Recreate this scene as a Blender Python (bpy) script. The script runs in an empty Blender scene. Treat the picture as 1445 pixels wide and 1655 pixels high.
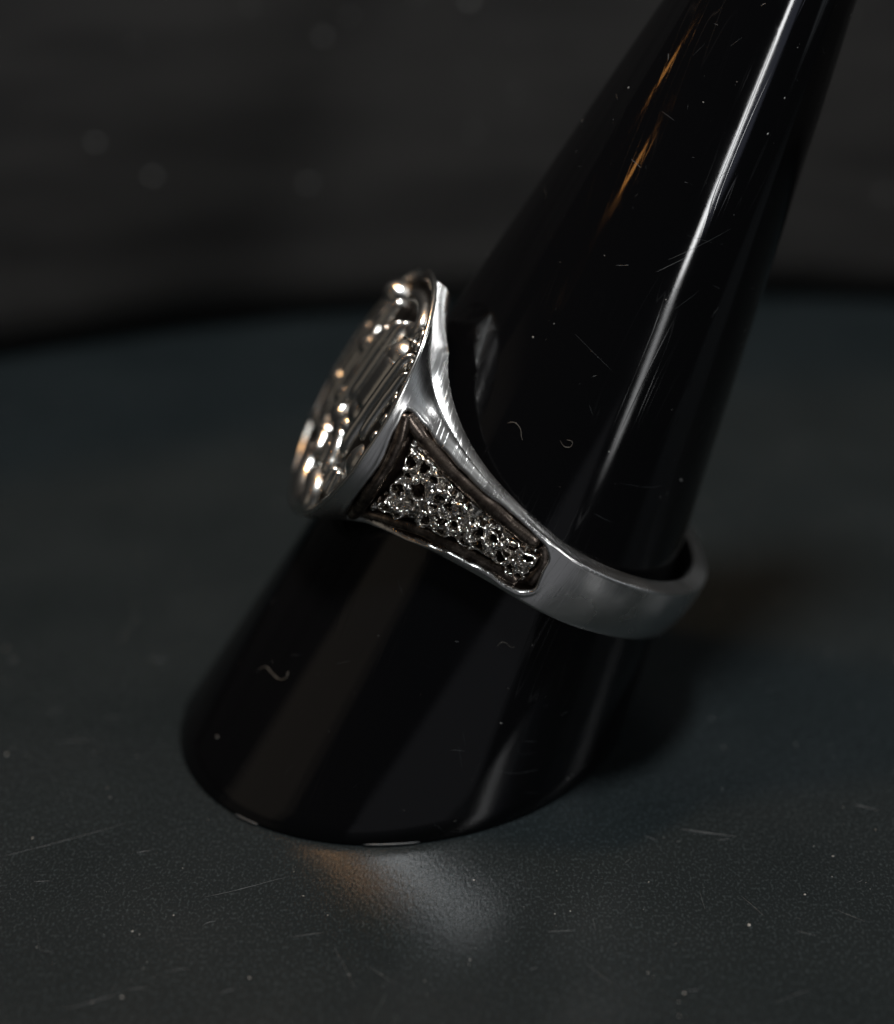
import bpy, bmesh, math, random
import numpy as np
from mathutils import Vector, Matrix, noise

S = 0.01                                   # all shapes below are written in centimetres
SC = bpy.context.scene
COL = SC.collection
SC.unit_settings.system = 'METRIC'
R = math.radians
random.seed(7)
rng = np.random.default_rng(11)

# ------------------------------------------------------------------ camera
cam = bpy.data.cameras.new('camera')
cam.sensor_fit = 'AUTO'; cam.sensor_width = 36
cam.lens = 18 / math.tan(R(17.0))
cam.clip_start = 0.002; cam.clip_end = 20
co = bpy.data.objects.new('camera', cam); COL.objects.link(co)
co.location = (0, 0, 6.0 * S); co.rotation_euler = (R(60.0), 0, 0)
cam.dof.use_dof = True
cam.dof.focus_distance = 8.63 * S
cam.dof.aperture_fstop = cam.lens / 3.7
cam.dof.aperture_blades = 0
SC.camera = co

# ------------------------------------------------------------------ world and lamps
w = bpy.data.worlds.new("World"); SC.world = w; w.use_nodes = True
bg = w.node_tree.nodes['Background']
bg.inputs[0].default_value = (0.9, 0.95, 1.0, 1); bg.inputs[1].default_value = 0.020

def area(name, loc, target, sx, sy, watts, color, shape='RECTANGLE'):
    l = bpy.data.lights.new(name, 'AREA'); l.shape = shape
    l.size = sx * S; l.size_y = sy * S; l.energy = watts; l.color = color
    o = bpy.data.objects.new(name, l); COL.objects.link(o)
    o.location = Vector(loc) * S
    d = (Vector(target) - Vector(loc))
    o.rotation_euler = d.to_track_quat('-Z', 'Y').to_euler()
    return o
area('ceiling_lamp', (0.6, 8.2, 45), (0.4, 8, 0), 8, 8, 1.8, (0.93, 0.975, 1.0), 'DISK')
area('warm_lamp', (-6.2, 19.6, 37.8), (0, 8, 0), 5.5, 2.6, 0.52, (1.0, 0.55, 0.24))
area('bulb', (-27, 8.4, 31), (1, 8.6, 3), 0.8, 0.8, 0.004, (1.0, 0.42, 0.10), 'DISK')
area('bulb', (-20, -6, 29), (1, 8.6, 3), 0.8, 0.8, 0.004, (1.0, 0.42, 0.10), 'DISK')
area('window_gap', (21.5, -20, 17.0), (1.2, 8.2, 2.5), 1.9, 12, 0.17, (0.98, 0.99, 1.0))
area('window_gap', (21.5, -20, 8.0), (1.2, 8.2, 2.5), 1.9, 6, 0.016, (0.98, 0.99, 1.0))
area('curtained_window', (25, -18.0, 18), (1.2, 8.2, 2.5), 5, 14, 0.012, (0.70, 0.76, 1.0))
area('side_window', (40, 5, 13), (0, 8, 1.5), 22, 18, 0.035, (0.86, 0.93, 1.0))
area('side_lamp', (36, 8.5, 28), (0.5, 8, 1.3), 4, 4, 0.12, (0.97, 0.98, 1.0), 'DISK')
area('front_fill', (5, -31, -4), (0.5, 8, 1.3), 34, 32, 0.036, (0.92, 0.93, 1.0))  # added fill panel that brightens the shank; no window known there
area('dim_room_wall', (-44, -9, 16), (0, 8, 1.5), 40, 26, 0.021, (1.0, 0.84, 0.66))
area('dim_room_wall', (-44, -12, 18), (0, 8, 1.5), 26, 36, 0.016, (1.0, 0.84, 0.66))

SC.view_settings.view_transform = 'Standard'; SC.view_settings.look = 'None'
SC.view_settings.exposure = 0; SC.view_settings.gamma = 1
SC.cycles.use_denoising = True
SC.cycles.caustics_reflective = True
SC.cycles.blur_glossy = 0.3
SC.cycles.sample_clamp_indirect = 4.0

# ------------------------------------------------------------------ helpers
def tag(o, label=None, cat=None, group=None, kind=None):
    for k, v in (('label', label), ('category', cat), ('group', group), ('kind', kind)):
        if v: o[k] = v
    return o

def mesh(name, verts, faces, mats, parent=None, smooth=True, fmat=None):
    me = bpy.data.meshes.new(name)
    me.from_pydata([tuple(float(c) * S for c in v) for v in verts], [], faces)
    for m in (mats if isinstance(mats, (list, tuple)) else [mats]): me.materials.append(m)
    if fmat is not None: me.polygons.foreach_set('material_index', np.asarray(fmat, dtype=np.int32))
    if smooth: me.polygons.foreach_set('use_smooth', [True] * len(me.polygons))
    me.update()
    o = bpy.data.objects.new(name, me); COL.objects.link(o)
    if parent: o.parent = parent
    return o

def grid_faces(n, m, wrap_n=False, wrap_m=False, flip=False):
    f = []
    for i in range(n if wrap_n else n - 1):
        for j in range(m if wrap_m else m - 1):
            a, b = i * m + j, i * m + (j + 1) % m
            c, d = ((i + 1) % n) * m + (j + 1) % m, ((i + 1) % n) * m + j
            f.append((a, d, c, b) if flip else (a, b, c, d))
    return f

def fn(p, sc, seed=0.0):
    return noise.noise(Vector((p[0] * sc + seed, p[1] * sc + 1.7 * seed, p[2] * sc - seed)))

# ------------------------------------------------------------------ materials
def mat(name):
    m = bpy.data.materials.new(name); m.use_nodes = True
    nt = m.node_tree; b = nt.nodes['Principled BSDF']
    return m, nt, b
def node(nt, t, **k):
    n = nt.nodes.new(t)
    for a, v in k.items():
        if a.startswith('i_'): n.inputs[a[2:].replace('_', ' ')].default_value = v
        else: setattr(n, a, v)
    return n
def coords(nt, scale):
    tc = node(nt, 'ShaderNodeTexCoord'); mp = node(nt, 'ShaderNodeMapping')
    mp.inputs['Scale'].default_value = scale
    nt.links.new(tc.outputs['Object'], mp.inputs['Vector']); return mp.outputs[0]
def ntex(nt, scale3, sc=1.0, detail=3.0, rough=0.5):
    n = node(nt, 'ShaderNodeTexNoise'); n.inputs['Scale'].default_value = sc
    n.inputs['Detail'].default_value = detail; n.inputs['Roughness'].default_value = rough
    nt.links.new(coords(nt, scale3), n.inputs['Vector']); return n.outputs['Fac']
def ramp(nt, src, p0, v0, p1, v1):
    r = node(nt, 'ShaderNodeMapRange'); r.clamp = True
    for k, v in zip(('From Min', 'From Max', 'To Min', 'To Max'), (p0, p1, v0, v1)): r.inputs[k].default_value = v
    nt.links.new(src, r.inputs['Value']); return r.outputs[0]
def colramp(nt, src, stops):
    r = node(nt, 'ShaderNodeValToRGB'); e = r.color_ramp.elements
    while len(e) < len(stops): e.new(0.5)
    for x, (p_, c) in zip(e, stops): x.position = p_; x.color = (*c, 1)
    nt.links.new(src, r.inputs[0]); return r.outputs[0]
def math_(nt, op, a, b):
    n = node(nt, 'ShaderNodeMath', operation=op)
    for i, v in enumerate((a, b)):
        if isinstance(v, (int, float)): n.inputs[i].default_value = v
        else: nt.links.new(v, n.inputs[i])
    return n.outputs[0]
def bump(nt, h, strength, dist_cm, prev=None):
    b = node(nt, 'ShaderNodeBump'); b.inputs['Strength'].default_value = strength
    b.inputs['Distance'].default_value = dist_cm * S
    nt.links.new(h, b.inputs['Height'])
    if prev: nt.links.new(prev, b.inputs['Normal'])
    return b.outputs[0]
def scratches(nt, angle, sc, width=0.02):
    # sparse thin lines: a stretched noise, cut to a narrow band, kept only in patches
    tc = node(nt, 'ShaderNodeTexCoord'); mp = node(nt, 'ShaderNodeMapping')
    mp.inputs['Rotation'].default_value = angle; mp.inputs['Scale'].default_value = (sc * 100, sc * 6, sc * 6)
    nt.links.new(tc.outputs['Object'], mp.inputs['Vector'])
    n = node(nt, 'ShaderNodeTexNoise'); n.inputs['Scale'].default_value = 1.0; n.inputs['Detail'].default_value = 1.0
    nt.links.new(mp.outputs[0], n.inputs['Vector'])
    d = math_(nt, 'ABSOLUTE', math_(nt, 'SUBTRACT', n.outputs['Fac'], 0.5), 0.0)
    return ramp(nt, d, 0.0, 1.0, width, 0.0)

def silver(name, base, r0, r1, scr=0.25, grain=0.15, spec=None):
    m, nt, b = mat(name)
    b.inputs['Metallic'].default_value = 1.0
    blot = ntex(nt, (180,) * 3, 1, 4)
    nt.links.new(colramp(nt, blot, [(0.3, tuple(c * 0.86 for c in base)), (0.7, base)]), b.inputs['Base Color'])
    nt.links.new(ramp(nt, blot, 0.3, r0, 0.7, r1), b.inputs['Roughness'])
    s1 = scratches(nt, (0.2, 0.5, 0.6), 30); s2 = scratches(nt, (0.1, -0.6, -0.3), 22)
    n = bump(nt, math_(nt, 'MAXIMUM', s1, s2), scr, 0.0006)
    n = bump(nt, ntex(nt, (330,) * 3, 1, 2), 0.35, 0.010, n)
    n = bump(nt, ntex(nt, (900,) * 3, 1, 4), grain, 0.004, n)
    n = bump(nt, ntex(nt, (9000,) * 3, 1, 2), grain, 0.0004, n)
    nt.links.new(n, b.inputs['Normal'])
    return m
M_SILVER = silver('polished_silver', (0.87, 0.86, 0.84), 0.20, 0.35, 0.5)
M_BRIGHT = silver('bright_cast_silver', (0.88, 0.84, 0.78), 0.12, 0.22, 0.1, 0.15)
M_FACE = silver('face_silver', (0.80, 0.79, 0.75), 0.16, 0.28, 0.1, 0.25)

def oxid(name, lo, hi, rough, metal=0.85, grain=0.6):
    m, nt, b = mat(name)
    f = ntex(nt, (1600,) * 3, 1, 5, 0.65)
    nt.links.new(colramp(nt, f, [(0.35, lo), (0.58, tuple(a * .65 + c * .35 for a, c in zip(lo, hi))), (0.70, hi)]), b.inputs['Base Color'])
    b.inputs['Metallic'].default_value = metal
    nt.links.new(ramp(nt, f, 0.3, rough + 0.1, 0.8, rough - 0.12), b.inputs['Roughness'])
    n = bump(nt, f, grain, 0.006)
    n = bump(nt, ntex(nt, (6000,) * 3, 1, 3), grain, 0.0012, n)
    nt.links.new(n, b.inputs['Normal'])
    return m
M_OXID = oxid('oxidised_channel', (0.035, 0.027, 0.024), (0.16, 0.11, 0.08), 0.45)
M_BAR = oxid('oxidised_bar', (0.055, 0.042, 0.037), (0.60, 0.49, 0.40), 0.27, 0.95, 0.35)
M_PLATE = oxid('tarnished_relief', (0.55, 0.52, 0.47), (0.90, 0.86, 0.79), 0.20, 1.0, 0.16)
M_FLOOR = oxid('tarnished_face_floor', (0.022, 0.020, 0.018), (0.10, 0.088, 0.075), 0.40, 1.0, 0.35)

# black glossy acrylic with scratches
M_CONE, nt, b = mat('black_acrylic')
b.inputs['Base Color'].default_value = (0.0022, 0.0022, 0.0026, 1)
b.inputs['IOR'].default_value = 1.49
hz = ntex(nt, (120, 120, 260), 1, 4)
s1 = scratches(nt, (0.3, 1.2, 0.2), 8, 0.012); s2 = scratches(nt, (-0.2, 0.8, 0.9), 10, 0.010)
sm = math_(nt, 'MULTIPLY', math_(nt, 'MAXIMUM', s1, s2), ramp(nt, ntex(nt, (140,) * 3, 1, 2), 0.48, 0.0, 0.66, 1.0))
nt.links.new(math_(nt, 'ADD', ramp(nt, hz, 0.35, 0.05, 0.75, 0.11), math_(nt, 'MULTIPLY', sm, 0.22)), b.inputs['Roughness'])
n = bump(nt, sm, 0.35, 0.0006)
n = bump(nt, ntex(nt, (150, 150, 2400), 1, 3), 0.10, 0.0008, n)
n = bump(nt, ntex(nt, (60,) * 3, 1, 2), 0.12, 0.006, n)
nt.links.new(n, b.inputs['Normal'])

# black grained table top
M_TABLE, nt, b = mat('black_grained_laminate')
g1 = ntex(nt, (5200, 3000, 5200), 1, 3, 0.6); g2 = ntex(nt, (90,) * 3, 1, 5)
tcol = colramp(nt, g2, [(0.3, (0.0102, 0.0133, 0.0141)), (0.7, (0.0140, 0.0175, 0.0184))])
pores = ramp(nt, ntex(nt, (7000, 5000, 7000), 1, 2), 0.52, 0.75, 0.72, 2.1)
mx = node(nt, 'ShaderNodeVectorMath', operation='SCALE'); nt.links.new(tcol, mx.inputs[0]); nt.links.new(pores, mx.inputs['Scale'])
nt.links.new(mx.outputs[0], b.inputs['Base Color'])
s1 = scratches(nt, (0, 0, 0.35), 5, 0.006); s2 = scratches(nt, (0, 0, -1.0), 4, 0.005); s3 = scratches(nt, (0, 0, 1.2), 6, 0.006)
sm = math_(nt, 'MULTIPLY', math_(nt, 'MAXIMUM', math_(nt, 'MAXIMUM', s1, s2), s3), ramp(nt, ntex(nt, (95,) * 3, 1, 2), 0.55, 0.0, 0.70, 1.0))
nt.links.new(ramp(nt, g2, 0.3, 0.21, 0.75, 0.26), b.inputs['Roughness'])
b.inputs['Specular IOR Level'].default_value = 0.19
n = bump(nt, g1, 0.50, 0.0036)
nt.links.new(n, b.inputs['Normal'])

M_BACK, nt, b = mat('dark_board')
gg = ntex(nt, (45, 45, 190), 1, 5)
nt.links.new(colramp(nt, gg, [(0.32, (0.024, 0.022, 0.0205)), (0.70, (0.056, 0.052, 0.048))]), b.inputs['Base Color'])
b.inputs['Roughness'].default_value = 0.6
M_DUST, nt, b = mat('pale_dust'); b.inputs['Base Color'].default_value = (0.27, 0.265, 0.25, 1); b.inputs['Roughness'].default_value = 0.8
M_LINT, nt, b = mat('pale_lint'); b.inputs['Base Color'].default_value = (0.085, 0.076, 0.064, 1); b.inputs['Roughness'].default_value = 0.7

# ------------------------------------------------------------------ the setting
def slab(name, x0, x1, y0, y1, z0, z1, m, bev=0.05, seg=3):
    bm = bmesh.new()
    bmesh.ops.create_cube(bm, size=1)
    for v in bm.verts:
        v.co = Vector(((x0 + x1) / 2 + v.co.x * (x1 - x0), (y0 + y1) / 2 + v.co.y * (y1 - y0), (z0 + z1) / 2 + v.co.z * (z1 - z0))) * S
    bmesh.ops.bevel(bm, geom=bm.edges[:], offset=bev * S, segments=seg, profile=0.5, affect='EDGES')
    me = bpy.data.meshes.new(name); bm.to_mesh(me); bm.free(); me.materials.append(m)
    if seg > 4: me.polygons.foreach_set('use_smooth', [True] * len(me.polygons))
    o = bpy.data.objects.new(name, me); COL.objects.link(o); return o
tag(slab('table_top', -45, 45, 4.8, 45, -2.0, 0.0, M_TABLE, 0.15), kind='structure')
def curved_board():
    plan = []
    P = [(-16, 6), (-9, 10.2), (-6, 11.9), (-3.78, 12.95), (-1.9, 13.65), (-.1, 14.05), (1.8, 14.25), (3.8, 14.2), (7, 13.6), (10, 12.4), (18, 8)]
    for k in range(len(P) - 1):
        p0, p1, p2, p3 = (np.array(P[min(max(k + d, 0), len(P) - 1)], float) for d in (-1, 0, 1, 2))
        for t in np.linspace(0, 1, 10, endpoint=False):
            plan.append(.5 * (2 * p1 + (p2 - p0) * t + (2 * p0 - 5 * p1 + 4 * p2 - p3) * t * t + (3 * p1 - p0 - 3 * p2 + p3) * t**3))
    plan = np.array(plan); T = np.gradient(plan, axis=0); T /= np.linalg.norm(T, axis=1, keepdims=True)
    B = np.stack([-T[:, 1], T[:, 0]], -1)                    # pointing away from the camera
    r = .42
    sec = [(r * (1 - math.cos(a)), r * (1 - math.sin(a))) for a in np.linspace(0, math.pi / 2, 14)][::-1]
    sec += [(0, 3), (0, 8.8), (.06, 8.95), (.2, 9), (1.4, 9), (1.5, 8.9), (1.5, 0)]
    vs = [(p[0] + b_[0] * d, p[1] + b_[1] * d, z) for p, b_ in zip(plan, B) for d, z in sec]
    n, m_ = len(plan), len(sec)
    fs = grid_faces(n, m_, wrap_m=True, flip=True)
    fs.append(tuple(range(m_))); fs.append(tuple((n - 1) * m_ + k for k in range(m_ - 1, -1, -1)))
    return mesh('backdrop_board', vs, fs, M_BACK)
bd = curved_board()
tag(bd, 'blurred dark brown curved board standing across the back of the black table', 'board')

# ------------------------------------------------------------------ the ring stand (slanted cone)
CA = np.array([0.41823416, 0.23610108, 0.87711828])          # axis, pointing up
APEX = np.array([2.90617563, 9.84426916, 6.38174859])
AL = 0.16270505
zc = Vector(CA); xc = Vector((0, 1, 0)).cross(zc).normalized(); yc = zc.cross(xc)
CM = np.array([xc, yc, zc]).T
BASE = APEX - CA * (APEX[2] / CA[2])
def cone_pt(ph, k, off=0.0):
    """point on the cone: angle ph about the axis, slant distance k below the apex (world, cm)"""
    g = -math.cos(AL) * CA + math.sin(AL) * (math.cos(ph) * CM[:, 0] + math.sin(ph) * CM[:, 1])
    nn = math.sin(AL) * CA + math.cos(AL) * (math.cos(ph) * CM[:, 0] + math.sin(ph) * CM[:, 1])
    return APEX + g * k + nn * off, g, nn
def base_k(ph, z=0.0):
    g = -math.cos(AL) * CA + math.sin(AL) * (math.cos(ph) * CM[:, 0] + math.sin(ph) * CM[:, 1])
    return (z - APEX[2]) / g[2]
SEG = 192; prof = []
KT = 1.15                                                        # rounded tip starts here
rows = []
for z, inset in ((0.0, 0.030), (0.006, 0.012), (0.022, 0.0)):
    rows.append([cone_pt(2 * math.pi * i / SEG, base_k(2 * math.pi * i / SEG, z), -inset)[0] for i in range(SEG)])
NB = 60
for j in range(1, NB + 1):
    f = j / NB
    rows.append([cone_pt(2 * math.pi * i / SEG, base_k(2 * math.pi * i / SEG, 0.022) * (1 - f) + KT * f)[0] for i in range(SEG)])
rt = KT * math.sin(AL); hc = APEX - CA * KT * math.cos(AL)
for j in range(1, 9):
    an = j / 8 * math.pi / 2
    rows.append([hc + CA * rt * 0.85 * math.sin(an) + rt * max(math.cos(an), 0.01) * (math.cos(2 * math.pi * i / SEG) * CM[:, 0] + math.sin(2 * math.pi * i / SEG) * CM[:, 1]) for i in range(SEG)])
V = np.array(rows).reshape(-1, 3); ncr = len(rows)
loc = (V - BASE) @ CM
fc = grid_faces(ncr, SEG, wrap_m=True)
fc.append(tuple(range(SEG - 1, -1, -1))); fc.append(tuple((ncr - 1) * SEG + i for i in range(SEG)))
stand = mesh('ring_stand', loc, fc, M_CONE)
stand.matrix_world = Matrix.Translation(Vector(BASE) * S) @ Matrix(CM.tolist()).to_4x4()
tag(stand, 'glossy black slanted cone display leaning right with a silver ring round it', 'ring stand')

# ------------------------------------------------------------------ the ring
RM = np.array([[-0.8360137872268606, 0.0780533857661316, 0.5431285451318445],
               [-0.05812081489132863, -0.9968590204274591, 0.05379650796068866],
               [0.5456215890550554, 0.013407548725994367, 0.8379244113845798]])   # columns: bezel, near side, finger axis
RC = np.array([0.4980875753533103, 8.419704196630711, 1.312834708153986])
ring = bpy.data.objects.new('signet_ring', None); COL.objects.link(ring)
ring.empty_display_size = 0.005
ring.matrix_world = Matrix.Translation(Vector(RC) * S) @ Matrix(RM.tolist()).to_4x4()
tag(ring, 'silver signet ring with round raised seal and scrolled shoulder, slipped over the black cone', 'ring')

RI, RO, RT, RZ, DF, HW = 1.003, 1.126, 0.778, 0.763, 1.171, 0.177
THE = R(88)
TU = [-.05, .06, .30, .46, .62, .75, .845, .92, .98, 1.04, 1.10, 1.145, DF]
TM = [1.0, .995, .985, .97, .93, .86, .76, .66, .55, .42, .27, .13, 0]
TT = [.177, .181, .208, .235, .262, .298, .335, .370, .415, .49, .60, .69, RZ]
TB = [.177, .180, .196, .222, .268, .325, .375, .430, .490, .57, .67, .73, RZ]
BU = [DF, .86, .42, RO * math.cos(THE)]
BT = [RT, .80, 1.085, RO * math.sin(THE)]
def bez(p, w):
    w = np.asarray(w, float)
    return (1 - w)**3 * p[0] + 3 * w * (1 - w)**2 * p[1] + 3 * w * w * (1 - w) * p[2] + w**3 * p[3]
def smooth_table(ys):                       # dense, twice smoothed copy of a profile table
    xs = np.linspace(-.05, DF, 1600); y = np.interp(xs, TU, ys)
    for _ in range(3):
        yp = np.pad(y, 60, mode='reflect', reflect_type='odd')
        y = np.convolve(yp, np.hanning(121) / np.hanning(121).sum(), 'valid')
    return xs, y
TABS = {id(t): smooth_table(t) for t in (TM, TT, TB)}
def smo(x, ys):
    xs, y = TABS[id(ys)]
    return np.clip(np.interp(x, xs, y), 0, 1)
def F(w, phi):                              # outer skin of the near shoulder
    u = bez(BU, w); T = bez(BT, w); s = np.sin(phi)
    m = smo(u, TM); z = s * np.where(s > 0, smo(u, TT), smo(u, TB))
    t = T * ((1 - m) * np.sqrt(np.clip(1 - s * s, 0, 1)) + m)
    return np.stack(np.broadcast_arrays(u, t, z), -1)
def NRM(w, phi):
    e = 1e-3
    a = F(np.clip(w + e, 0, 1), phi) - F(np.clip(w - e, 0, 1), phi)
    b_ = F(w, np.clip(phi + e, -1.5, 1.5)) - F(w, np.clip(phi - e, -1.5, 1.5))
    n_ = np.cross(b_, a); n_ = n_ / (np.linalg.norm(n_, axis=-1, keepdims=True) + 1e-12)
    return n_ * np.where(n_[..., 1:2] < 0, -1, 1)
_w = np.linspace(0, 1, 3000); _u = -bez(BU, _w)
def UZ(u, z):                               # flat shoulder coordinates -> skin parameters
    u = np.asarray(u, float); z = np.asarray(z, float)
    h = np.where(z > 0, smo(u, TT), smo(u, TB))
    return np.interp(-u, _u, _w), np.arcsin(np.clip(z / h, -.999, .999))
def G(u, z, off=0.0):
    w_, p_ = UZ(u, z); return F(w_, p_) + NRM(w_, p_) * np.asarray(off)[..., None]

def spline(pts, n, closed=False):
    P = np.array(pts, float); N_ = len(P); out = []
    segs = N_ if closed else N_ - 1
    for i in range(segs):
        g = (lambda k: P[k % N_]) if closed else (lambda k: P[min(max(k, 0), N_ - 1)])
        p0, p1, p2, p3 = g(i - 1), g(i), g(i + 1), g(i + 2)
        for j in range(n):
            t = j / n
            out.append(0.5 * (2 * p1 + (p2 - p0) * t + (2 * p0 - 5 * p1 + 4 * p2 - p3) * t * t + (3 * p1 - p0 - 3 * p2 + p3) * t**3))
    if not closed: out.append(P[-1])
    return np.array(out)
def sdf(Q, poly):                           # signed distance, negative inside
    a = poly; b_ = np.roll(poly, -1, 0); d = np.full(len(Q), 1e9); ins = np.zeros(len(Q), bool)
    for p0, p1 in zip(a, b_):
        e = p1 - p0; v = Q - p0
        t = np.clip((v @ e) / (e @ e + 1e-12), 0, 1)
        d = np.minimum(d, np.linalg.norm(v - t[:, None] * e, axis=1))
        c = ((p0[1] <= Q[:, 1]) & (p1[1] > Q[:, 1])) | ((p1[1] <= Q[:, 1]) & (p0[1] > Q[:, 1]))
        x = p0[0] + (Q[:, 1] - p0[1]) / (p1[1] - p0[1] + 1e-15) * (p1[0] - p0[0])
        ins ^= c & (Q[:, 0] < x)
    return np.where(ins, -d, d)
def sst(a, b_, x):
    t = np.clip((x - a) / (b_ - a), 0, 1); return t * t * (3 - 2 * t)

OUTER = spline([[1.109, .295], [1.112, .208], [1.085, -.01], [1.083, -.235], [1.025, -.44], [.945, -.426], [.829, -.347], [.713, -.279], [.617, -.222], [.54, -.192], [.368, -.156], [.235, -.147], [.17, -.138], [.132, -.112], [.11, -.064], [.129, .043], [.151, .118], [.228, .168], [.424, .198], [.595, .20], [.776, .23], [.936, .268], [1.056, .304]], 5, True)
PLATE = spline([[.998, .209], [.974, .039], [.972, -.111], [.974, -.298], [.851, -.215], [.771, -.165], [.713, -.168], [.614, -.123], [.484, -.096], [.383, -.082], [.284, -.089], [.192, -.087], [.192, .015], [.199, .099], [.31, .092], [.46, .097], [.61, .106], [.752, .128], [.885, .166]], 4, True)
DEPTH = 0.062

# -- band: closed loops from the head (w=0) down both shoulders, joined by the plain shank
NW, NP = 250, 140
phis = np.linspace(-math.pi / 2, math.pi / 2, NP)
ws = np.linspace(0, 1, NW)
def bore_r(z): return RI + np.maximum(0, -0.18 - z) * 0.17 - np.maximum(0, z - 0.3) * 0.0
def rim(E, Pn, B, bulge, n=7):
    """rounded rim from the outer edge (with neighbour Pn) over to the bore edge B"""
    out = []
    k_ = float(sst(.97, 1.12, E[0]))         # near the head the rim rolls over in one round shoulder
    C = (E + (B - E) * 0.45 + bulge) * (1 - k_) + np.array([E[0] + (B[0] - E[0]) * .9, E[1] + (B[1] - E[1]) * .9, E[2] + math.copysign(.012, E[2])]) * k_
    for t in (.05, .13, .28, .5, .7, .85, .95, 1.0):
        out.append((1 - t)**2 * E + 2 * t * (1 - t) * C + t * t * B)
    return out
def loop(outer, uz_dir, thi, zt, zb, sgn, bulge):
    """outer: NP points bottom->top; returns the closed loop"""
    Et, Eb = outer[-1], outer[0]
    c, s_ = math.cos(thi), math.sin(thi) * sgn
    def bp(z): r_ = float(bore_r(z)); return np.array([r_ * c, r_ * s_, z])
    top = rim(Et, outer[-2], bp(zt), np.array([0, 0, bulge]))
    inn = [bp(zt - .012)] + [bp(zt + (zb - zt) * k / 10) for k in range(1, 10)] + [bp(zb + .012)]
    bot = rim(Eb, outer[1], bp(zb), np.array([0, 0, -bulge]))[::-1]
    return list(outer) + top + inn + bot
def zb_top(u, te_u):  # bore edge stands a little beyond the outer edge near the head
    return np.interp(u, [0, .5, .75, .85, .95, 1.05, 1.1, DF], [.001, .0, .002, .013, .028, .026, -.030, -.150])
Wg, Pg = np.meshgrid(ws, phis, indexing='ij')
SK = F(Wg, Pg); SN = NRM(Wg, np.clip(Pg, -1.5, 1.5))
Q = np.stack([SK[..., 0].ravel(), SK[..., 2].ravel()], -1)
dO = sdf(Q, OUTER).reshape(NW, NP)
wob = np.array([[fn(p, 14, 3) for p in r_] for r_ in SK]) * 0.007
dOw = dO + wob
dep = -DEPTH * sst(0.0, 0.028, -dOw) + 0.003 * np.exp(-((dOw - 0.010) / 0.012)**2)
hand = np.array([[fn(p, 2.2, 9) * 0.007 + fn(p, 5, 5) * 0.0012 for p in r_] for r_ in SK]) * np.clip(Wg * 12, 0, 1)
edge_round = -0.022 * np.clip((np.abs(Pg) - 1.05) / 0.52, 0, 1)**2 * np.clip(Wg * 6, 0, 1)
NEAR = SK + SN * (dep + hand + edge_round)[..., None]
FARS = (SK + SN * (hand + edge_round)[..., None]) * np.array([1, -1, 1])
thi_w = np.array([math.atan2(max(SK[i, -1, 1], 0), SK[i, -1, 0]) for i in range(NW)])
thi_w = np.clip(thi_w, 0, THE); thi_w[-1] = THE
loops = []
def half(SKH, sgn, rng_):
    out = []
    for i in rng_:
        u = SK[i, -1, 0]
        zt = SK[i, -1, 2] + float(zb_top(u, 0)); zbm = SK[i, 0, 2] - float(zb_top(u, 0)) * 0.3
        out.append(loop(SKH[i], None, thi_w[i], zt, zbm, sgn, float(np.interp(u, [0, .6, 1.0, DF], [.006, .010, .020, .03]))))
    return out
loops += half(NEAR, 1, range(NW))
for k in range(1, 92):
    th = THE + (2 * math.pi - 2 * THE) * k / 92
    hw = HW * (1 - 0.03 * math.sin(th - THE))
    o_ = []
    for ph in phis:
        s_ = math.sin(ph); er = -0.022 * max(0, (abs(ph) - 1.05) / 0.52)**2
        P_ = np.array([RO * math.cos(th), RO * math.sin(th), s_ * hw])
        rr = RO + er + fn(P_, 2.2, 9) * 0.007 + fn(P_, 5, 5) * 0.0012
        rr -= .022 * s_ * s_ * min(1, k / 10, (92 - k) / 10)
        o_.append(np.array([rr * math.cos(th), rr * math.sin(th), s_ * hw + fn((P_[0], P_[1], 0), 2.2, 2) * 0.008 * min(1, k / 8, (92 - k) / 8)]))
    loops.append(loop(o_, None, th, hw + .002, -hw - .001, 1, .006))
loops += half(FARS, -1, range(NW - 1, -1, -1))
LN = len(loops[0]); BV = np.array(loops).reshape(-1, 3)
bf = grid_faces(len(loops), LN, wrap_m=True)
fm = np.zeros(len(bf), np.int32)
for i in range(NW - 1):
    for j in range(NP - 1):
        if dOw[i, j] < -0.010: fm[i * LN + j] = 1
band = mesh('band', BV, bf, [M_SILVER, M_OXID], ring, fmat=fm)

# -- tube along a path with per-point normals (flattened section), rounded ends
def tube(name, pts, nrm, ra, rb, m, parent, seg=10, nz=0.0, nsc=20, seed=0.0, taper=True, label=None):
    P = np.array(pts, float); N_ = np.array(nrm, float); n = len(P)
    T = np.gradient(P, axis=0); T /= np.linalg.norm(T, axis=1, keepdims=True) + 1e-12
    B = np.cross(T, N_); B /= np.linalg.norm(B, axis=1, keepdims=True) + 1e-12
    U = np.cross(B, T)
    ra = np.broadcast_to(ra, n); rb = np.broadcast_to(rb, n)
    vs = []
    for i in range(n):
        f = 1.0
        if taper:
            e = min(i, n - 1 - i); f = (0.35, 0.72, 0.92)[e] if e < 3 else 1.0
        for k in range(seg):
            a = 2 * math.pi * k / seg
            q = P[i] + (B[i] * math.cos(a) * ra[i] + U[i] * math.sin(a) * rb[i]) * f
            if nz: q = q + (B[i] * math.cos(a) + U[i] * math.sin(a)) * fn(q, nsc, seed) * nz
            vs.append(q)
    fs = grid_faces(n, seg, wrap_m=True)
    fs.append(tuple(range(seg - 1, -1, -1))); fs.append(tuple((n - 1) * seg + k for k in range(seg)))
    return mesh(name, vs, fs, m, parent)
def on_skin(path, off, n=8):
    S_ = spline(path, n); w_, p_ = UZ(S_[:, 0], S_[:, 1])
    nn = NRM(w_, p_); return F(w_, p_) + nn * np.asarray(off), nn

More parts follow.
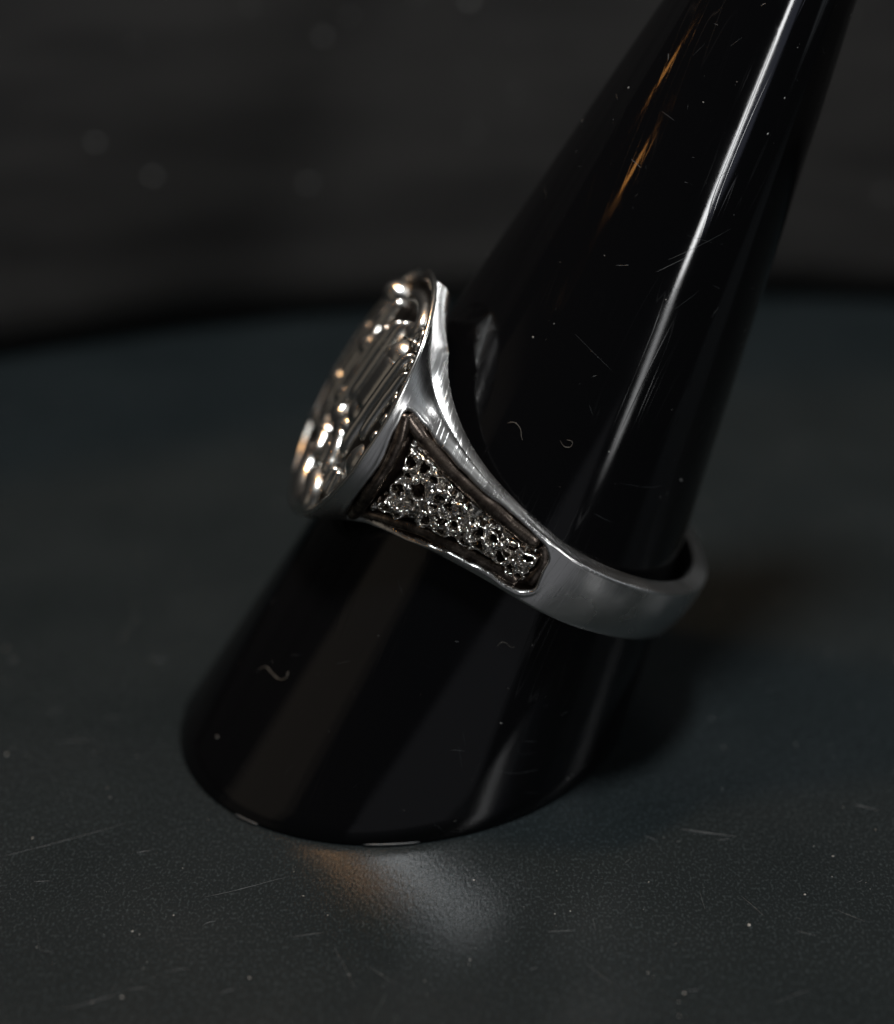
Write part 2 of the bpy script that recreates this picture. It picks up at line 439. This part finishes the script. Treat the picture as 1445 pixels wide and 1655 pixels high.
# -- frame bars lying in the dark channel
for path, off, ra, rb, sd in (
    ([[1.100, .290], [1.070, .196], [1.052, .082], [1.040, -.078], [1.030, -.222], [1.000, -.425]], -0.026, .038, .042, 1.0),
    ([[1.085, .288], [1.030, .260], [.920, .216], [.765, .178], [.590, .156], [.410, .143], [.224, .135]], -0.026, .042, .036, 2.0),
    ([[.212, .142], [.186, .124], [.160, .090], [.146, .010], [.154, -.085]], -0.038, .034, .032, 3.0),
    ([[1.015, -.425], [.965, -.38], [.873, -.315], [.759, -.238], [.622, -.190], [.486, -.145], [.332, -.120], [.190, -.108]], -0.048, .034, .032, 4.0)):
    c_, nn = on_skin(path, off, 10)
    tube('frame_bar', c_, nn, ra, rb, M_BAR, ring, 16, 0.009, 9, sd)

# -- relief plate inside the frame, with its crumpled surface
CURLS = [c for c in [[0.928, -0.057, 0.031, 0.04], [0.943, -0.138, 0.016, 0.016], [0.914, -0.192, 0.028, 0.025], [0.861, -0.186, 0.025, 0.022], [0.875, 0.11, 0.028, 0.034], [0.96, 0.106, 0.022, 0.034], [0.861, 0.001, 0.043, 0.037], [0.834, -0.041, 0.016, 0.016], [0.788, 0.079, 0.016, 0.019], [0.745, -0.108, 0.022, 0.043], [0.728, 0.034, 0.04, 0.034], [0.684, -0.077, 0.028, 0.025], [0.692, 0.019, 0.031, 0.025], [0.634, 0.042, 0.028, 0.028], [0.651, -0.099, 0.025, 0.028], [0.612, -0.055, 0.025, 0.028], [0.566, -0.052, 0.025, 0.025], [0.503, 0.002, 0.034, 0.031], [0.535, -0.021, 0.022, 0.025], [0.457, -0.041, 0.028, 0.025], [0.419, 0.017, 0.028, 0.028], [0.334, 0.035, 0.028, 0.034], [0.308, -0.012, 0.019, 0.019], [0.274, -0.045, 0.025, 0.025], [0.23, 0.04, 0.028, 0.025], [0.356, -0.037, 0.025, 0.022], [0.252, 0.003, 0.019, 0.019], [0.518, -0.089, 0.025, 0.022], [0.542, 0.029, 0.016, 0.016], [0.462, 0.044, 0.016, 0.019], [0.399, 0.062, 0.019, 0.016], [0.834, 0.095, 0.022, 0.022], [0.931, 0.031, 0.022, 0.019], [0.868, -0.099, 0.019, 0.019], [0.747, -0.028, 0.022, 0.025], [0.288, 0.047, 0.019, 0.019], [0.409, -0.052, 0.019, 0.019], [0.803, 0.032, 0.019, 0.019], [0.639, -0.012, 0.019, 0.019], [0.822, -0.143, 0.022, 0.016], [0.945, -0.238, 0.016, 0.016]] if c[2] + c[3] > .039]
us = np.arange(.15, 1.03, .0038); zs = np.arange(-.34, .25, .0038)
Ug, Zg = np.meshgrid(us, zs, indexing='ij'); Q = np.stack([Ug.ravel(), Zg.ravel()], -1)
dP = sdf(Q, PLATE) - 0.010
h = np.zeros(len(Q)); pit = np.zeros(len(Q))
wx = np.array([fn((u, z, 0), 18, 3) for u, z in Q]) * .024; wz = np.array([fn((u, z, 0), 18, 8) for u, z in Q]) * .024
for cu, cz, ru, rz in CURLS:                # hollows with raised rims, as cast
    rho = np.hypot((Q[:, 0] + wx - cu) / (ru * 1.42), (Q[:, 1] + wz - cz) / (rz * 1.36))
    h = np.maximum(h, .040 * np.exp(-((rho - 1) / .45)**2)); pit = np.maximum(pit, np.exp(-(rho / .55)**2))
h = h * (1 - pit) - .022 * pit - .006
lump = []
for (u, z), d in zip(Q, dP):                # small cast nuggets between the scrolls
    if d > .02: lump.append(0.0); continue
    r1, _ = noise.voronoi(Vector((u * 21, z * 21, 4.1))); lump.append(.026 * max(0.0, 1 - (r1[0] / .55)**2))
h += np.array(lump) * (1 - .8 * pit)
h += np.array([fn((u, z, 0), 30, 2) * .016 + fn((u, z, 0), 80, 7) * .003 for u, z in Q])
off = (-0.034 + h) * sst(0.010, -0.010, dP) + (-0.085) * (1 - sst(0.010, -0.010, dP))
PV = G(Q[:, 0], Q[:, 1], off)
keep = (dP < 0.014).reshape(Ug.shape); fs = []
m_ = len(zs)
for i in range(len(us) - 1):
    for j in range(m_ - 1):
        if keep[i, j] and keep[i + 1, j] and keep[i, j + 1] and keep[i + 1, j + 1]:
            fs.append((i * m_ + j, (i + 1) * m_ + j, (i + 1) * m_ + j + 1, i * m_ + j + 1))
used = sorted({v for f in fs for v in f}); rm = {v: k for k, v in enumerate(used)}
mesh('relief_plate', PV[used], [tuple(rm[v] for v in f) for f in fs], [M_PLATE, M_OXID, M_BRIGHT], ring,
     fmat=[1 if (h[f[0]] < -.009 or dP[f[0]] > .004) else 2 if h[f[0]] > .006 else 0 for f in fs])

# -- the scrolls of the relief, each an open curl
for ci, (cu, cz, ru, rz) in enumerate(CURLS):
    n = 15; a0 = random.uniform(0, 6.28); sw = random.uniform(1.7, 3.9); tilt = random.uniform(-.5, .5)
    uu, zz, oo = [], [], []
    for k in range(n):
        t = k / (n - 1); a = a0 + sw * t; sp = 1.0 - 0.35 * t
        uu.append(cu + ru * 1.42 * sp * math.cos(a)); zz.append(cz + rz * 1.36 * sp * math.sin(a + tilt * 0.3))
        oo.append(-0.008 + 0.010 * math.sin(a * 1.0 + tilt) + random.uniform(-.003, .003))
    w_, p_ = UZ(np.array(uu), np.array(zz)); nn = NRM(w_, p_)
    r_ = (0.0115 + 0.28 * (ru + rz) / 2) * np.array([random.uniform(.55, 1.15) for _ in range(n)])
    tube('scroll_curl', F(w_, p_) + nn * np.array(oo)[:, None], nn, r_, r_ * 1.1, M_BRIGHT, ring, 8, 0.010, 40, ci * 1.3)

# -- face plate: raised lip and sunk floor (a disc turned about the bezel axis)
def dome(t, z):                             # the field of the seal swells a little towards its middle
    r2 = min((t / RT)**2 + (z / RZ)**2, 1.0); return -.034 + .024 * (1 - r2)
prof = [(1.0, -.012), (1.003, -.002), (.995, .007), (.980, .010), (.962, .006), (.945, -.006), (.925, -.016)]
prof += [(.905 * k / 16, None) for k in range(16, 0, -1)]
FS = 160; vs = []
for pr, hh in prof:
    for k in range(FS):
        a = 2 * math.pi * k / FS
        t_, z_ = RT * pr * math.cos(a), RZ * pr * math.sin(a)
        nzv = fn((t_, z_, 0), 5, 4) * .006 + (fn((t_, z_, 0), 22, 1) * .007 if pr < .9 else fn((t_, z_, 0), 14, 1) * .003)
        lo = .030 * sst(-.15, -.55, t_ / RT) * (1 if hh is not None and hh > -.004 else 0)
        vs.append((DF - lo + (dome(t_, z_) if hh is None else hh) + nzv * (0 if pr >= 1 else 1), t_, z_))
fs = grid_faces(len(prof), FS, wrap_m=True); vs.append((DF + dome(0, 0), 0, 0))
L0 = (len(prof) - 1) * FS
fs += [(L0 + k, L0 + (k + 1) % FS, len(vs) - 1) for k in range(FS)]
fmf = [0 if i // FS < 6 else 1 for i in range(len(fs))]
mesh('face_plate', vs, fs, [M_FACE, M_FLOOR], ring, fmat=fmf)

# -- raised design of the seal
UP = np.array([1.0, 0, 0])
def face_tube(name, tz, h0, ra, rb, m=M_FACE, nz=0.0035, seed=0, n=8):
    S_ = spline(tz, n); P = np.stack([[DF + h0 + dome(a_, b_) for a_, b_ in S_], S_[:, 0], S_[:, 1]], -1)
    return tube(name, P, np.tile(UP, (len(P), 1)), ra, rb, m, ring, 12, nz, 18, seed)
def bead(t, z, r_t, r_z, hgt, h0=-0.04, name='bead', m=M_FACE):
    vs, ns, nr = [], 16, 9
    for i in range(nr):
        a = i / (nr - 1) * math.pi / 2 * 0.999
        for k in range(ns):
            b_ = 2 * math.pi * k / ns
            vs.append((DF + dome(t, z) + h0 + hgt * math.sin(a) + fn((t + k, z, i), 0.7, 3) * .002, t + r_t * math.cos(a) * math.cos(b_), z + r_z * math.cos(a) * math.sin(b_)))
    fs = grid_faces(nr, ns, wrap_m=True); fs.append(tuple((nr - 1) * ns + k for k in range(ns)))
    return mesh(name, vs, fs, m, ring)
for sd, (a, b_, h0, ra, rb) in enumerate((
    ([.53, .42], [.53, -.04], .0, .024, .052), ([.415, .48], [.415, -.22], .0, .030, .066),
    ([.03, .50], [.04, -.08], .0, .030, .066), ([-.10, .44], [-.09, -.30], .0, .028, .066),
    ([-.23, .34], [-.22, -.40], .0, .028, .066), ([-.37, .46], [-.36, -.44], .0, .038, .066),
    ([-.51, .34], [-.50, -.30], .0, .036, .056), ([.31, -.28], [.34, -.46], -.004, .024, .046),
    ([.53, -.25], [.58, -.40], -.006, .022, .040), ([.17, -.28], [.20, -.42], .0, .026, .050), ([.05, -.24], [.07, -.44], .0, .030, .050), ([.44, -.28], [.46, -.44], -.004, .022, .040))):
    mid = [(a[0] + b_[0]) / 2 + random.uniform(-.012, .012), (a[1] + b_[1]) / 2]
    face_tube('ridge', [a, mid, b_], h0, ra, rb, seed=sd * 2.1)
face_tube('ridge', [[.20, .37], [.205, .2], [.20, -.02]], -.012, .102, .075, seed=33)
for path, h0, r_, hh, sd in (
    ([[-.56, .44], [-.44, .30], [-.30, .15], [-.20, .0], [-.165, -.13]], .006, .052, .058, 81),
    ([[-.165, -.13], [-.02, -.22], [.15, -.185], [.28, -.27], [.38, -.39]], .006, .050, .052, 83),
    ([[-.62, .18], [-.58, .0], [-.50, -.19], [-.34, -.28], [-.12, -.36], [.04, -.46]], .004, .050, .056, 85),
    ([[-.30, .15], [-.14, .26], [.02, .30], [.20, .36]], .004, .042, .048, 87)):
    face_tube('strand', path, h0, r_, hh, M_FACE, .010, sd)
for t, z, rt_, rz_, hg in ((-.54, .42, .11, .095, .165), (-.30, .15, .10, .095, .16), (-.50, -.19, .095, .085, .15), (-.165, -.13, .085, .09, .15),
                           (.15, -.185, .105, .105, .135), (.585, -.125, .08, .115, .09), (.38, -.39, .07, .07, .085), (-.12, -.36, .085, .075, .135),
                           (.20, .36, .105, .105, .125), (.20, -.03, .105, .105, .125), (.60, -.28, .05, .06, .06), (-.44, -.44, .10, .08, .13), (.60, .06, .045, .06, .05)):
    bead(t, z, rt_, rz_, hg * .84)
face_tube('loop', [[-.10, -.44], [-.05, -.53], [.05, -.60], [.18, -.635], [.32, -.605], [.40, -.54], [.34, -.48], [.22, -.47]], .012, .080, .072, seed=50)
face_tube('loop', [[-.31, .52], [-.12, .60], [.08, .61], [.20, .56], [.18, .50], [.06, .49]], -.006, .046, .040, seed=60)
face_tube('loop', [[.31 + .035 * math.cos(a), .535 + .045 * math.sin(a)] for a in np.linspace(0, 5.9, 9)], -.004, .016, .024, seed=70, n=3)
for k, a in enumerate(np.arange(-.25, 1.25, .17)):
    rr = .62 + .02 * math.sin(k * 3.1)
    if abs(math.sin(a) * rr + .125) < .08: continue
    face_tube('border_mark', [[rr * math.cos(a - .05), rr * math.sin(a - .05)], [(rr + .02) * math.cos(a), (rr + .02) * math.sin(a)], [rr * math.cos(a + .05), rr * math.sin(a + .05)]], -.004, .022, .022, M_FACE, .008, k * 1.7, 4)

# ------------------------------------------------------------------ dust and lint
def flecks(name, pts, nrms, sizes, m, label, kind='stuff'):
    vs, fs = [], []
    for P, n_, s_ in zip(pts, nrms, sizes):
        n_ = np.array(n_); a = np.cross(n_, [0.3, 0.8, 0.5]); a /= np.linalg.norm(a); b_ = np.cross(n_, a)
        k0 = len(vs); an0 = random.uniform(0, 6.28); el = random.uniform(.4, 1.0); ca, sa = math.cos(an0), math.sin(an0)
        A2, B2 = a * ca + b_ * sa, (b_ * ca - a * sa) * el
        for k in range(5):
            an = 2 * math.pi * k / 5; q = random.uniform(.6, 1.1) * s_
            vs.append(P + A2 * math.cos(an) * q + B2 * math.sin(an) * q)
        vs.append(P + n_ * s_ * 0.6 * el)
        fs += [(k0 + k, k0 + (k + 1) % 5, k0 + 5) for k in range(5)]
    o = mesh(name, vs, fs, m, smooth=False)
    return tag(o, label, 'dust', kind=kind)
pts, nr, sz = [], [], []
while len(pts) < 1500:
    x = random.uniform(-4.5, 4.5); y = random.uniform(5.2, 12.5)
    d = math.hypot((x - BASE[0]), (y - BASE[1]))
    if d < 1.55: continue
    if noise.noise(Vector((x * 1.6, y * 1.6, 4))) < 0.05 and random.random() < .85: continue
    pts.append(np.array([x, y, 0.0004])); nr.append((0, 0, 1)); sz.append(0.0014 + 0.0090 * random.random()**7)
flecks('dust_specks', pts, nr, sz, M_DUST, 'fine pale dust specks scattered over the black table top')
pts, nr, sz = [], [], []
while len(pts) < 420:
    ph = random.uniform(0, 6.28); kk = random.uniform(1.3, base_k(ph) - 0.05)
    P, g, n_ = cone_pt(ph, kk, 0.0003)
    q = (P - RC) @ RM
    if abs(q[2]) < 0.28 and n_[1] < 0.5 or (q[0] > 0.3 and abs(q[2]) < .75): continue
    pts.append(P); nr.append(n_); sz.append(0.0012 + 0.0080 * random.random()**7)
flecks('dust_specks', pts, nr, sz, M_DUST, 'tiny pale dust specks clinging to the glossy black cone')

# scratches and fibres: thin raised slivers that follow the surface
def slivers(name, paths, normals, widths, m, label, kind='stuff', cat='scratches'):
    vs, fs = [], []
    for P, N_, wd in zip(paths, normals, widths):
        P = np.array(P); N_ = np.array(N_); n = len(P)
        T = np.gradient(P, axis=0); B = np.cross(T, N_); B /= np.linalg.norm(B, axis=1, keepdims=True) + 1e-12
        k0 = len(vs)
        for i in range(n):
            f = wd * (0.15 + 0.85 * math.sin(math.pi * (i + .5) / n)) * random.uniform(.5, 1.2)
            vs += [P[i] - B[i] * f, P[i] + N_[i] * f * .6, P[i] + B[i] * f]
        for i in range(n - 1):
            a = k0 + i * 3
            fs += [(a, a + 1, a + 4, a + 3), (a + 1, a + 2, a + 5, a + 4)]
    o = mesh(name, vs, fs, m, smooth=False)
    return tag(o, label, cat, kind=kind)
M_SCR, nt, b = mat('scuffed_black'); b.inputs['Base Color'].default_value = (0.034, 0.037, 0.038, 1); b.inputs['Roughness'].default_value = 0.45
TS =  [[[-1.244, 6.445], [-1.03, 6.518], [-0.814, 6.607]], [[-2.361, 6.749], [-2.058, 6.871], [-1.736, 7.021]], [[-2.141, 6.56], [-2.062, 6.565]], [[-1.345, 5.929], [-1.296, 5.942], [-1.254, 5.946]], [[-1.608, 5.801], [-1.59, 5.833]], [[-0.289, 5.789], [-0.356, 5.614]], [[-0.4, 5.97], [-0.246, 5.849]], [[0.502, 6.198], [0.627, 6.206]], [[0.735, 6.285], [0.744, 6.206]], [[1.055, 6.92], [1.124, 6.881]], [[1.26, 6.97], [1.552, 6.911]], [[1.448, 6.881], [1.516, 6.891]], [[0.935, 6.701], [0.964, 6.735]], [[1.755, 6.202], [1.835, 6.168]], [[1.298, 6.491], [1.312, 6.355]], [[-2.044, 6.18], [-2.004, 6.074], [-1.928, 6.062]], [[-1.535, 5.809], [-1.434, 5.825]], [[-0.292, 5.428], [-0.241, 5.653]], [[2.238, 7.176], [2.363, 7.124]], [[1.552, 5.73], [1.743, 5.809]], [[-2.264, 7.725], [-2.019, 7.754]], [[-2.02, 7.962], [-1.919, 7.974]], [[0.687, 5.97], [0.797, 5.849]], [[-0.558, 6.095], [-0.438, 5.809]], [[1.514, 6.445], [1.603, 6.311]], [[-1.794, 5.691], [-1.547, 5.789]], [[-1.088, 5.789], [-1.017, 5.817]], [[-0.777, 6.159], [-0.625, 6.189]], [[1.972, 6.355], [2.109, 6.267]]]
paths, nrm_, wd = [], [], []
for pth in TS:
    q = spline(pth, 8 if len(pth) > 2 else 12); q = np.array([[x + fn((x, y, 1), 9) * .004, y + fn((x, y, 5), 9) * .004, .0005] for x, y in q])
    paths.append(q); nrm_.append(np.tile([0, 0, 1.0], (len(q), 1))); wd.append(random.uniform(.0010, .0022))
for _ in range(70):
    x, y = random.uniform(-3, 3), random.uniform(5.2, 9.5)
    if math.hypot(x - BASE[0], y - BASE[1]) < 1.7: continue
    a = random.choice((.35, -.9, .1, 1.3)) + random.uniform(-.5, .5); l = .02 + .10 * random.random()**3; c_ = random.uniform(-.6, .6)
    q = np.array([[x + l * t * math.cos(a + c_ * t), y + l * t * math.sin(a + c_ * t), .0005] for t in np.linspace(-.5, .5, 7)])
    paths.append(q); nrm_.append(np.tile([0, 0, 1.0], (7, 1))); wd.append(random.uniform(.0010, .0026))
slivers('surface_scratches', paths, nrm_, wd, M_SCR, 'fine pale scratches in the black table top')
CS =  [[[-1.6097, 7.022], [-1.5689, 7.095]], [[-1.6196, 7.143], [-1.5582, 7.123]], [[-1.3243, 6.989], [-1.2951, 7.046], [-1.2038, 7.018]], [[-1.3141, 6.979], [-1.2278, 6.958]], [[-1.3703, 7.166], [-1.2868, 7.16], [-1.159, 7.112]], [[-1.1991, 7.25], [-1.1069, 7.243]], [[-1.3455, 5.498], [-1.117, 5.47], [-1.0222, 5.439]], [[-1.6399, 4.336], [-1.2636, 4.059]], [[-1.6853, 4.42], [-1.4831, 4.254]], [[-1.9964, 4.887], [-1.6721, 4.976]], [[-1.5871, 4.182], [-1.3753, 4.163]], [[-1.5649, 3.9], [-1.4495, 3.732]], [[-1.5787, 3.493], [-1.5006, 3.27]], [[-1.4191, 5.697], [-1.2834, 5.71]], [[-2.2537, 6.456], [-2.1738, 6.522]], [[-2.2495, 7.69], [-2.2326, 7.619]], [[-1.5615, 7.547], [-1.4924, 7.573]], [[-1.4476, 4.554], [-1.3191, 4.415]], [[-2.2352, 3.345], [-2.1853, 3.262]], [[-1.9496, 3.226], [-1.8812, 3.157]], [[-2.2312, 3.667], [-2.0894, 3.683]], [[-3.0011, 4.283], [-2.8248, 4.331]], [[3.0683, 3.589], [-2.8476, 3.64]]]
paths, nrm_, wd = [], [], []
for pth in CS:
    q = spline(pth, 8)
    pp = [cone_pt(a, k, .0004) for a, k in q]
    paths.append([p_[0] for p_ in pp]); nrm_.append([p_[2] for p_ in pp]); wd.append(random.uniform(.0004, .0010))
for _ in range(45):
    ph = random.uniform(-3.1, -.6); kk = random.uniform(2.6, 7.2); a = random.uniform(-1.2, 1.2); l = .02 + .12 * random.random()**2
    pp = [cone_pt(ph + l * t * math.cos(a), kk + l * t * math.sin(a) * .8, .0004) for t in np.linspace(-.5, .5, 6)]
    q = (pp[3][0] - RC) @ RM
    if abs(q[2]) < .3 or (q[0] > .3 and abs(q[2]) < .8) or pp[3][0][2] < .1: continue
    paths.append([p_[0] for p_ in pp]); nrm_.append([p_[2] for p_ in pp]); wd.append(random.uniform(.0007, .0014))
slivers('surface_scratches', paths, nrm_, wd, M_SCR, 'short fine scratches on the glossy black cone')
for pth, r_, lab in (
    ([[-2.6851, 7.353], [-2.6521, 7.312], [-2.5957, 7.312], [-2.533, 7.306], [-2.5008, 7.274], [-2.5096, 7.236]], .0030, 'curled tan lint fibre low on the left of the black cone'),
    ([[-2.1145, 5.461], [-2.0759, 5.44], [-2.0281, 5.454], [-1.9991, 5.489], [-1.9824, 5.503]], .0020, 'hooked pale lint fibre on the cone just above the ring shoulder'),
    ([[-1.6248, 6.541], [-1.6137, 6.511], [-1.5891, 6.504], [-1.5636, 6.515], [-1.5386, 6.508]], .0017, 'tiny wavy lint fibre on the cone just below the ring band'),
    ([[-1.7857, 5.417], [-1.7466, 5.436], [-1.7132, 5.423], [-1.7157, 5.395], [-1.7506, 5.399]], .0018, 'small looped pale lint fibre in the middle of the cone above the ring')):
    q = spline(pth, 6); pp = [cone_pt(a, k, .004) for a, k in q]
    o = tube('lint_fibre', [p_[0] for p_ in pp], [p_[2] for p_ in pp], r_ * np.interp(np.linspace(0, 1, len(q)), [0, .3, .6, 1], [.5, 1.2, .8, .6]), r_ * .8, M_LINT, None, 6, r_ * .5, 60)
    tag(o, lab, 'lint', 'lint fibres on the cone')
# pale strips along the cone's foot: worn chips plus rim highlights put into colour
for a0, a1, lab in ((-2.36, -2.24, 0), (-1.80, -1.58, 1)):
    pp = [cone_pt(t, base_k(t, .012), -.004) for t in np.linspace(a0, a1, 14)]
    tube('worn_edge_glint', [np.linalg.solve(CM, p_[0] - BASE) for p_ in pp], [CM.T @ p_[2] for p_ in pp], .0075, .0075, M_SCR, stand, 6, .003, 60)
# dust on the far board, far out of focus
pts, nr, sz = [], [], []
bw = [(v.co.x / S, v.co.y / S) for v in bd.data.vertices if abs(v.co.z / S - 3) < 1e-4]
for _ in range(30):
    k = random.randrange(20, len(bw) - 25); f = random.random(); z = random.uniform(.8, 4.2)
    a, b_ = np.array(bw[k]), np.array(bw[k + 1]); q = a + (b_ - a) * f; d = (b_ - a) / np.linalg.norm(b_ - a); nb = np.array([d[1], -d[0], 0])
    pts.append(np.array([q[0], q[1], z]) + nb * .002); nr.append(nb); sz.append(random.choice((.018, .024, .030, .040)))
flecks('dust_specks', pts, nr, sz, M_DUST, 'blurred pale dust flecks on the dark board at the back')
